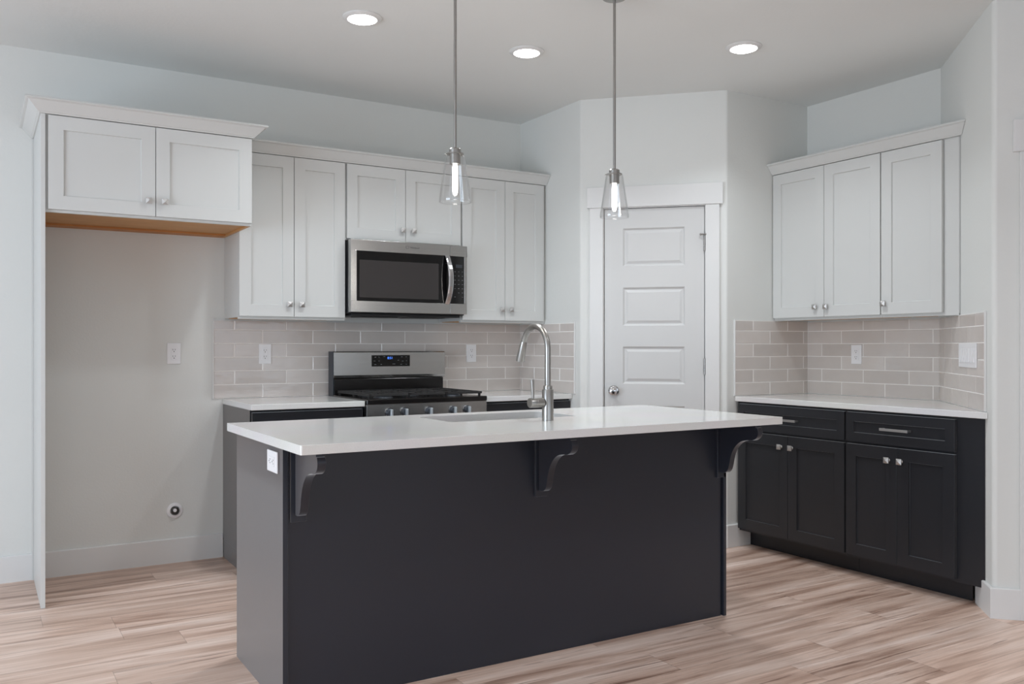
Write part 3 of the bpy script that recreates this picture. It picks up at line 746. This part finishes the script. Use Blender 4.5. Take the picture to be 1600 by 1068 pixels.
# back guard: lower black panel and stainless control hood above it
bm = NB(); box(bm, 0.012, RW - 0.012, -0.095, -0.030, 0.8945, 1.018); obj('back_panel', bm, ENAMEL, t, bevel=0.003)
bm = NB()
pr = [(-0.030, 1.019), (-0.030, 1.1855), (-0.094, 1.1855), (-0.1015, 1.180), (-0.1035, 1.040), (-0.098, 1.024), (-0.090, 1.019)]
va = [bm.verts.new((0.006, y, z)) for y, z in pr]; vb = [bm.verts.new((RW - 0.002, y, z)) for y, z in pr]
bm.faces.new(va); bm.faces.new(vb[::-1])
for i in range(len(pr)): bm.faces.new((va[i], va[(i + 1) % len(pr)], vb[(i + 1) % len(pr)], vb[i]))
g = obj('back_guard', bm, STEEL, t, bevel=0.0015)
bm = NB(); box(bm, 0.0, 0.0055, -0.1035, -0.026, 0.8945, 1.186); obj('side_cap', bm, DARKGREY, t, bevel=0.001)
bm = NB(); box(bm, 0.252, 0.510, -0.1052, -0.1036, 1.092, 1.162); dp = obj('control_display', bm, BLACKG, t)
text_mesh('clock_digits', '8:51', 0.021, LCD, dp, (0.374, -0.1056, 1.144), (math.radians(90), 0, 0))
for x, z, ww in ((0.275, 1.150, .012), (0.30, 1.150, .008), (0.335, 1.153, .014), (0.27, 1.126, .012), (0.30, 1.126, .010), (0.275, 1.104, .014), (0.315, 1.104, .010), (0.455, 1.151, .014), (0.485, 1.151, .010), (0.43, 1.13, .010),
                 (0.46, 1.124, .010), (0.487, 1.126, .008), (0.40, 1.107, .018), (0.45, 1.104, .012), (0.485, 1.104, .010)):
    bx('key_legend', PRINT, dp, x - ww / 2, x + ww / 2, -0.1056, -0.1051, z - 0.0016, z + 0.0016)
# front control panel, knobs, oven door, drawer
bm = NB(); box(bm, 0.0, RW, -0.648, -0.6005, 0.790, 0.894); fp = obj('control_panel', bm, STEEL, t, bevel=0.002)
for kx in (1.727, 1.820, 1.973, 2.128, 2.221):
    x = kx - 1.5915; K = Matrix.Translation((x, -0.648, 0.846)) @ RX
    bm = NB(); lathe(bm, [(0, 0), (0.0235, 0), (0.0235, 0.004), (0.020, 0.008), (0.0195, 0.020), (0.017, 0.023), (0, 0.023)], 28, K); kb = obj('knob', bm, DARKGREY, t)
    bm = NB(); box(bm, x - 0.0065, x + 0.0065, -0.690, -0.6705, 0.846 - 0.0195, 0.846 + 0.0195); obj('knob_grip', bm, PALE, kb, bevel=0.003)
    bm = NB(); lathe(bm, [(0.0240, 0.0005), (0.0275, 0.0005), (0.0270, 0.0045), (0.0240, 0.0045)], 28, K, closed=True); obj('knob_ring', bm, CHROME, kb)
bm = NB(); box(bm, 0.003, RW - 0.003, -0.645, -0.6005, 0.20, 0.785); dr = obj('oven_door', bm, STEEL, t, bevel=0.003)
bm = NB(); box(bm, 0.11, RW - 0.11, -0.6475, -0.6452, 0.32, 0.66); obj('window', bm, BLACKG, dr)
bm = NB(); tube(bm, [(0.05, -0.70, 0.735), (RW - 0.05, -0.70, 0.735)], 0.012, 20)
for x in (0.06, RW - 0.06): tube(bm, [(x, -0.645, 0.735), (x, -0.70, 0.735)], 0.008, 12)
obj('handle', bm, STEEL, dr)
bx('storage_drawer', STEEL, t, 0.003, RW - 0.003, -0.643, -0.6005, 0.035, 0.195, bevel=0.003)
# burners and grates
for x, y, r in ((0.16, -0.24, 0.038), (0.16, -0.50, 0.045), (0.38, -0.37, 0.048), (0.605, -0.24, 0.038), (0.605, -0.50, 0.045)):
    bm = NB(); lathe(bm, [(0, 0.9217), (r + 0.012, 0.9217), (r + 0.010, 0.925), (r, 0.927), (r, 0.930), (0, 0.930)], 28, Matrix.Translation((x, y, 0))); bn = obj('burner', bm, DARKGREY, t)
    bm = NB(); lathe(bm, [(0, 0.9302), (r - 0.004, 0.9302), (r - 0.003, 0.935), (r - 0.012, 0.938), (0, 0.9385)], 28, Matrix.Translation((x, y, 0))); obj('burner_cap', bm, IRON, bn)
def grate(x0, x1, y0=-0.628, y1=-0.125):
    bm = NB(); z0, z1, b = 0.936, 0.9495, 0.013
    box(bm, x0, x1, y0, y0 + b, z0, z1); box(bm, x0, x1, y1 - b, y1, z0, z1); box(bm, x0, x0 + b, y0, y1, z0, z1); box(bm, x1 - b, x1, y0, y1, z0, z1)
    m = (y0 + y1) / 2; box(bm, x0, x1, m - b / 2, m + b / 2, z0, z1); xm = (x0 + x1) / 2
    for yc in (y0 + (y1 - y0) * 0.25, y0 + (y1 - y0) * 0.75):
        box(bm, x0, xm - 0.022, yc - 0.004, yc + 0.004, z0, z1); box(bm, xm + 0.022, x1, yc - 0.004, yc + 0.004, z0, z1)
        for s in (-1, 1):
            ya, yb = yc + s * 0.022, yc + s * 0.125
            box(bm, xm - 0.004, xm + 0.004, min(ya, yb), max(ya, yb), z0, z1)
            box(bm, x0 + 0.03, x0 + 0.038, min(yc + s * .06, yb), max(yc + s * .06, yb), z0, z1); box(bm, x1 - 0.038, x1 - 0.03, min(yc + s * .06, yb), max(yc + s * .06, yb), z0, z1)
    for x in (x0 + 0.002, x1 - 0.014):
        for y in (y0 + 0.012, y1 - 0.024, m - 0.006): box(bm, x, x + 0.012, y, y + 0.012, 0.9218, z0)
    obj('grate', bm, IRON, t, bevel=0.0015)
grate(0.022, 0.262); grate(0.266, 0.498); grate(0.502, 0.742)

# ------------------------------------------------------------------ island
IX0, IX1, IY0, IY1 = 0.619, 2.6455, -2.331, -1.7194
t = thing('kitchen_island', 'large charcoal kitchen island with flat front panel and three scrolled corbels', 'island', ((IX0 + IX1) / 2, (IY0 + IY1) / 2, 0))
cx, cy = (IX0 + IX1) / 2, (IY0 + IY1) / 2
def ib(name, x0, x1, y0, y1, z0, z1, bevel=0.0, mat=ISLK): return bx(name, mat, t, x0 - cx, x1 - cx, y0 - cy, y1 - cy, z0, z1, bevel=bevel)
ib('end_panel', IX0, IX0 + 0.0175, IY0, IY1, 0, 0.8825, 0.001); ib('end_panel', IX1 - 0.0155, IX1, IY0, IY1, 0, 0.8825, 0.001)
ib('front_panel', IX0 + 0.0185, IX1 - 0.0235, IY0 + 0.012, IY0 + 0.024, 0, 0.8825)
ib('filler', IX1 - 0.023, IX1 - 0.016, IY0 + 0.020, IY0 + 0.024, 0, 0.8825)
ib('rear_frame', IX0 + 0.018, IX1 - 0.016, IY1 - 0.040, IY1 - 0.0225, 0.10, 0.8825); ib('toe_kick', IX0 + 0.018, IX1 - 0.016, IY1 - 0.11, IY1 - 0.095, 0, 0.0995)
bm = NB(); box(bm, IX0 + 0.018 - cx, IX1 - 0.016 - cx, IY0 + 0.025 - cy, IY1 - 0.041 - cy, 0.1, 0.118); obj('cabinet_floor', bm, ISLK, t)
nd = 4; wdd = (IX1 - IX0 - 0.04) / nd
for k in range(nd):      # doors on the range side
    bm = NB(); x0 = IX0 + 0.02 + k * wdd - cx; x1 = x0 + wdd
    paneled(bm, -(x1 - G), -(x0 + G), 0.116, 0.870, -0.0205, 0.0, -(x1 - G) + 0.062, -(x0 + G) - 0.062, [(0.178, 0.808)], SH)
    bmesh.ops.rotate(bm, verts=bm.verts[:], cent=(0, 0, 0), matrix=Matrix.Rotation(math.pi, 3, 'Z'))
    bmesh.ops.translate(bm, verts=bm.verts[:], vec=(0, IY1 - 0.0215 - cy, 0))
    obj('door', bm, ISLK, t)
def smooth_path(pts, n=6):
    out = []
    for i in range(len(pts) - 1):
        p0 = Vector(pts[max(i - 1, 0)]); p1 = Vector(pts[i]); p2 = Vector(pts[i + 1]); p3 = Vector(pts[min(i + 2, len(pts) - 1)])
        for k in range(n):
            u = k / n
            out.append(0.5 * ((2 * p1) + (-p0 + p2) * u + (2 * p0 - 5 * p1 + 4 * p2 - p3) * u * u + (-p0 + 3 * p1 - 3 * p2 + p3) * u ** 3))
    out.append(Vector(pts[-1])); return out
curve = smooth_path([(0.2315, 0.8665), (0.2375, 0.848), (0.231, 0.826), (0.207, 0.811), (0.175, 0.808), (0.138, 0.799), (0.108, 0.778), (0.086, 0.748), (0.074, 0.715), (0.068, 0.690), (0.060, 0.668), (0.046, 0.654), (0.030, 0.650)])
prof = [(0.0125, 0.882), (0.224, 0.882), (0.224, 0.8665)] + [(p.x, p.y) for p in curve] + [(0.0125, 0.650)]
for xc in (0.673, 1.6475, 2.6185):
    yw = IY0 + 0.012
    bm = NB(); box(bm, xc - 0.027 - cx, xc + 0.027 - cx, yw - 0.012 - cy, yw - 0.0003 - cy, 0.626, 0.8822); cb = obj('corbel', bm, ISLK, t, bevel=0.001)
    bm = NB(); va = [bm.verts.new((xc - 0.012 - cx, yw - d - cy, z)) for d, z in prof]; vb = [bm.verts.new((xc + 0.016 - cx, yw - d - cy, z)) for d, z in prof]
    bm.faces.new(va); bm.faces.new(vb[::-1])
    for i in range(len(prof)): bm.faces.new((va[i], va[(i + 1) % len(prof)], vb[(i + 1) % len(prof)], vb[i]))
    obj('scroll_bracket', bm, ISLK, cb, bevel=0.0008)
# island top with the sink cut-out
SX0, SX1, SY0, SY1 = 1.365, 1.985, -2.105, -1.785
def rrect(x0, x1, y0, y1, r, n=6):
    out = []
    for cx_, cy_, a in ((x1 - r, y1 - r, 0), (x0 + r, y1 - r, 90), (x0 + r, y0 + r, 180), (x1 - r, y0 + r, 270)):
        for k in range(n + 1):
            th = math.radians(a + 90 * k / n); out.append((cx_ + r * math.cos(th), cy_ + r * math.sin(th)))
    return out
bm = NB()
outer = [bm.verts.new((x, y, ZC1)) for x, y in rrect(0.5895, 2.6995, -2.611, -1.6825, 0.006, 3)]
inner = [bm.verts.new((x, y, ZC1)) for x, y in rrect(SX0, SX1, SY0, SY1, 0.03)]
es = [bm.edges.new((L_[i], L_[(i + 1) % len(L_)])) for L_ in (outer, inner) for i in range(len(L_))]
bmesh.ops.triangle_fill(bm, use_beauty=True, use_dissolve=False, edges=es)
r = bmesh.ops.extrude_face_region(bm, geom=bm.faces[:]); bmesh.ops.translate(bm, vec=(0, 0, ZC0 - ZC1), verts=[v for v in r['geom'] if isinstance(v, bmesh.types.BMVert)])
o = obj('countertop', bm, QUARTZ, None, bevel=0.002, segs=2); tag(o, 'large white quartz island countertop with sink cut-out and overhang', 'countertop')
# undermount sink
t = thing('kitchen_sink', 'stainless undermount sink set into the island countertop', 'sink', ((SX0 + SX1) / 2, (SY0 + SY1) / 2, 0.66))
sxm, sym = (SX0 + SX1) / 2, (SY0 + SY1) / 2
bm = NB(); rings = []
for ins, z in ((-0.018, 0.2230), (0.002, 0.2230), (0.004, 0.215), (0.008, 0.03), (0.03, 0.008), (0.10, 0.002)):
    rings.append([bm.verts.new((x - sxm, y - sym, z)) for x, y in rrect(SX0 + ins, SX1 - ins, SY0 + ins, SY1 - ins, max(0.03 - ins * 0.3, 0.012))])
for A, B in zip(rings, rings[1:]):
    for i in range(len(A)): bm.faces.new((A[i], A[(i + 1) % len(A)], B[(i + 1) % len(A)], B[i])).smooth = True
bm.faces.new(rings[-1])
o = obj('bowl', bm, SINKST, t); md = o.modifiers.new('solid', 'SOLIDIFY'); md.thickness = 0.0012; md.offset = -1
bm = NB(); lathe(bm, [(0, 0.0045), (0.02, 0.0045), (0.022, 0.006), (0.043, 0.006), (0.045, 0.0035), (0, 0.0035)], 28); obj('drain', bm, CHROME, t)
# faucet
FX, FY = 1.747, -2.225
t = thing('kitchen_faucet', 'tall brushed nickel gooseneck pull-down faucet on the island', 'faucet', (FX, FY, ZC1))
bm = NB(); lathe(bm, [(0, 0.0003), (0.0235, 0.0003), (0.0235, 0.124), (0.0225, 0.126), (0.0185, 0.1265), (0.0185, 0.139), (0.0165, 0.142), (0, 0.142)], 40); obj('base', bm, NICKEL, t)
Rr = 0.095; zc = 1.205 - ZC1
path = [(0, 0, 0.1425), (0, 0, 0.18), (0, 0, 0.24), (0, 0, zc)] + [(0, Rr - Rr * math.cos(math.radians(a)), zc + Rr * math.sin(math.radians(a))) for a in range(8, 161, 8)]
bm = NB(); tube(bm, path, 0.0125, 24); obj('spout', bm, NICKEL, t)
e = Vector(path[-1]); dv = Vector((0, math.sin(math.radians(160)), math.cos(math.radians(160)))).normalized()
q0 = dv.to_track_quat('Z', 'Y').to_matrix().to_4x4()
bm = NB(); lathe(bm, [(0, 0.0005), (0.0135, 0.0005), (0.0145, 0.004), (0.0165, 0.035), (0.0185, 0.080), (0.0180, 0.090), (0.014, 0.092), (0, 0.091)], 28, Matrix.Translation(e) @ q0); sp = obj('spray_head', bm, NICKEL, t)
bm = NB(); box(bm, -0.006, 0.006, 0.0155, 0.0205, 0.02, 0.055); bmesh.ops.transform(bm, matrix=Matrix.Translation(e) @ q0, verts=bm.verts[:]); obj('spray_button', bm, BLACKP, sp, bevel=0.002)
hz = 0.987 - ZC1
bm = NB(); MX = Matrix.Translation((0, 0, hz)) @ Matrix.Rotation(math.radians(-90), 4, 'Y')
lathe(bm, [(0, 0.024), (0.0185, 0.024), (0.0195, 0.030), (0.0195, 0.0565), (0.0188, 0.0575), (0.0195, 0.0585), (0.0195, 0.087), (0.0185, 0.089), (0, 0.0895)], 32, MX); hd = obj('handle_hub', bm, NICKEL, t)
bm = NB(); tube(bm, [(-0.072, 0, hz + 0.015), (-0.073, 0, hz + 0.05), (-0.076, 0.0, hz + 0.095)], [0.0055, 0.0065, 0.008], 16); obj('lever', bm, NICKEL, hd)

# ------------------------------------------------------------------ lights
def recessed(label, x, y, power):
    t = thing('recessed_light', label, 'ceiling light', (x, y, H - 0.0005), 0, 'round recessed ceiling lights over the kitchen')
    bm = NB(); lathe(bm, [(0.066, 0.0), (0.092, 0.0), (0.0915, -0.004), (0.083, -0.0105), (0.069, -0.0125), (0.066, -0.006)], 48, closed=True); obj('trim_ring', bm, TRIM, t)
    bm = NB(); lathe(bm, [(0, -0.0225), (0.03, -0.0215), (0.052, -0.0185), (0.063, -0.0135), (0.0655, -0.006), (0.0655, -0.002), (0, -0.002)], 48); obj('lens', bm, LENS, t)
    d = bpy.data.lights.new('recessed_lamp', 'AREA'); d.shape = 'DISK'; d.size = 0.125; d.energy = power; d.spread = math.radians(125); d.color = (0.90, 0.955, 1.0)
    l = bpy.data.objects.new('recessed_lamp', d); COL.objects.link(l); l.parent = t; l.location = (0, 0, -0.028)
    return t
recessed('round recessed ceiling light left of the pendants, nearest the refrigerator cabinet', 1.301, -1.316, 6.5)
recessed('round recessed ceiling light between the two pendant rods', 2.218, -1.315, 6.5)
recessed('round recessed ceiling light right of both pendants, before the pantry door', 3.143, -1.956, 6)
# unseen lamps without fixtures, added to light the room above and behind the camera
for x, y in ((0.2, -3.6), (2.3, -3.9), (-1.9, -3.0), (-1.2, -6.4), (2.0, -6.6)):
    d = bpy.data.lights.new('added_room_lamp', 'AREA'); d.shape = 'DISK'; d.size = 0.15; d.energy = 7.5; d.spread = math.radians(125); d.color = (0.90, 0.955, 1.0)
    l = bpy.data.objects.new('added_room_lamp', d); COL.objects.link(l); l.location = (x, y, H - 0.03)

def pendant(label, x, y):
    zb = 1.783; t = thing('pendant_light', label, 'pendant light', (x, y, zb), 0, 'glass pendant lights over the island')
    top = H - zb
    bm = NB(); lathe(bm, [(0, top - 0.0005), (0.060, top - 0.0005), (0.060, top - 0.012), (0.052, top - 0.020), (0.010, top - 0.022), (0, top - 0.022)], 36); obj('canopy', bm, NICKEL, t)
    bm = NB(); tube(bm, [(0, 0, 0.2125), (0, 0, 0.5), (0, 0, 0.75), (0, 0, top - 0.022)], 0.0062, 14); obj('rod', bm, NICKEL, t)
    bm = NB(); lathe(bm, [(0, 0.212), (0.020, 0.212), (0.0235, 0.208), (0.0235, 0.1935), (0.034, 0.1925), (0.0345, 0.1885), (0.0215, 0.188), (0.0215, 0.150), (0.017, 0.149), (0, 0.149)], 36); obj('socket', bm, NICKEL, t)
    for a in (0, 120, 240):
        bm = NB(); c, s = math.cos(math.radians(a + 20)), math.sin(math.radians(a + 20))
        tube(bm, [(0.0335 * c, 0.0335 * s, 0.1905), (0.041 * c, 0.041 * s, 0.1905)], 0.0028, 10); obj('set_screw', bm, NICKEL, t)
    bm = NB(); th = 0.0028
    outp = [(0.0365, 0.187), (0.0385, 0.180), (0.0480, 0.115), (0.0575, 0.055), (0.0630, 0.016), (0.0640, 0.004), (0.0630, 0.0)]
    inp = [(r_ - th, z_) for r_, z_ in outp[::-1]]; inp[0] = (0.0600, 0.001)
    lathe(bm, outp + inp, 48, closed=True); obj('glass_shade', bm, GLASS, t)
    bm = NB(); lathe(bm, [(0, 0.148), (0.009, 0.147), (0.0105, 0.137), (0.0112, 0.120), (0.0112, 0.050), (0.009, 0.036), (0.005, 0.029), (0, 0.027)], 24); tag(obj('bulb', bm, BULB, t), 'glowing tubular bulb')
    d = bpy.data.lights.new('pendant_lamp', 'POINT'); d.energy = 3.0; d.color = (1.0, 0.93, 0.84); d.shadow_soft_size = 0.03
    l = bpy.data.objects.new('pendant_lamp', d); COL.objects.link(l); l.parent = t; l.location = (0, 0, -0.05)
    return t
pendant('left clear glass pendant light, hanging before the microwave', 1.359, -2.15)
pendant('right clear glass pendant light, hanging before the pantry door', 2.149, -2.15)
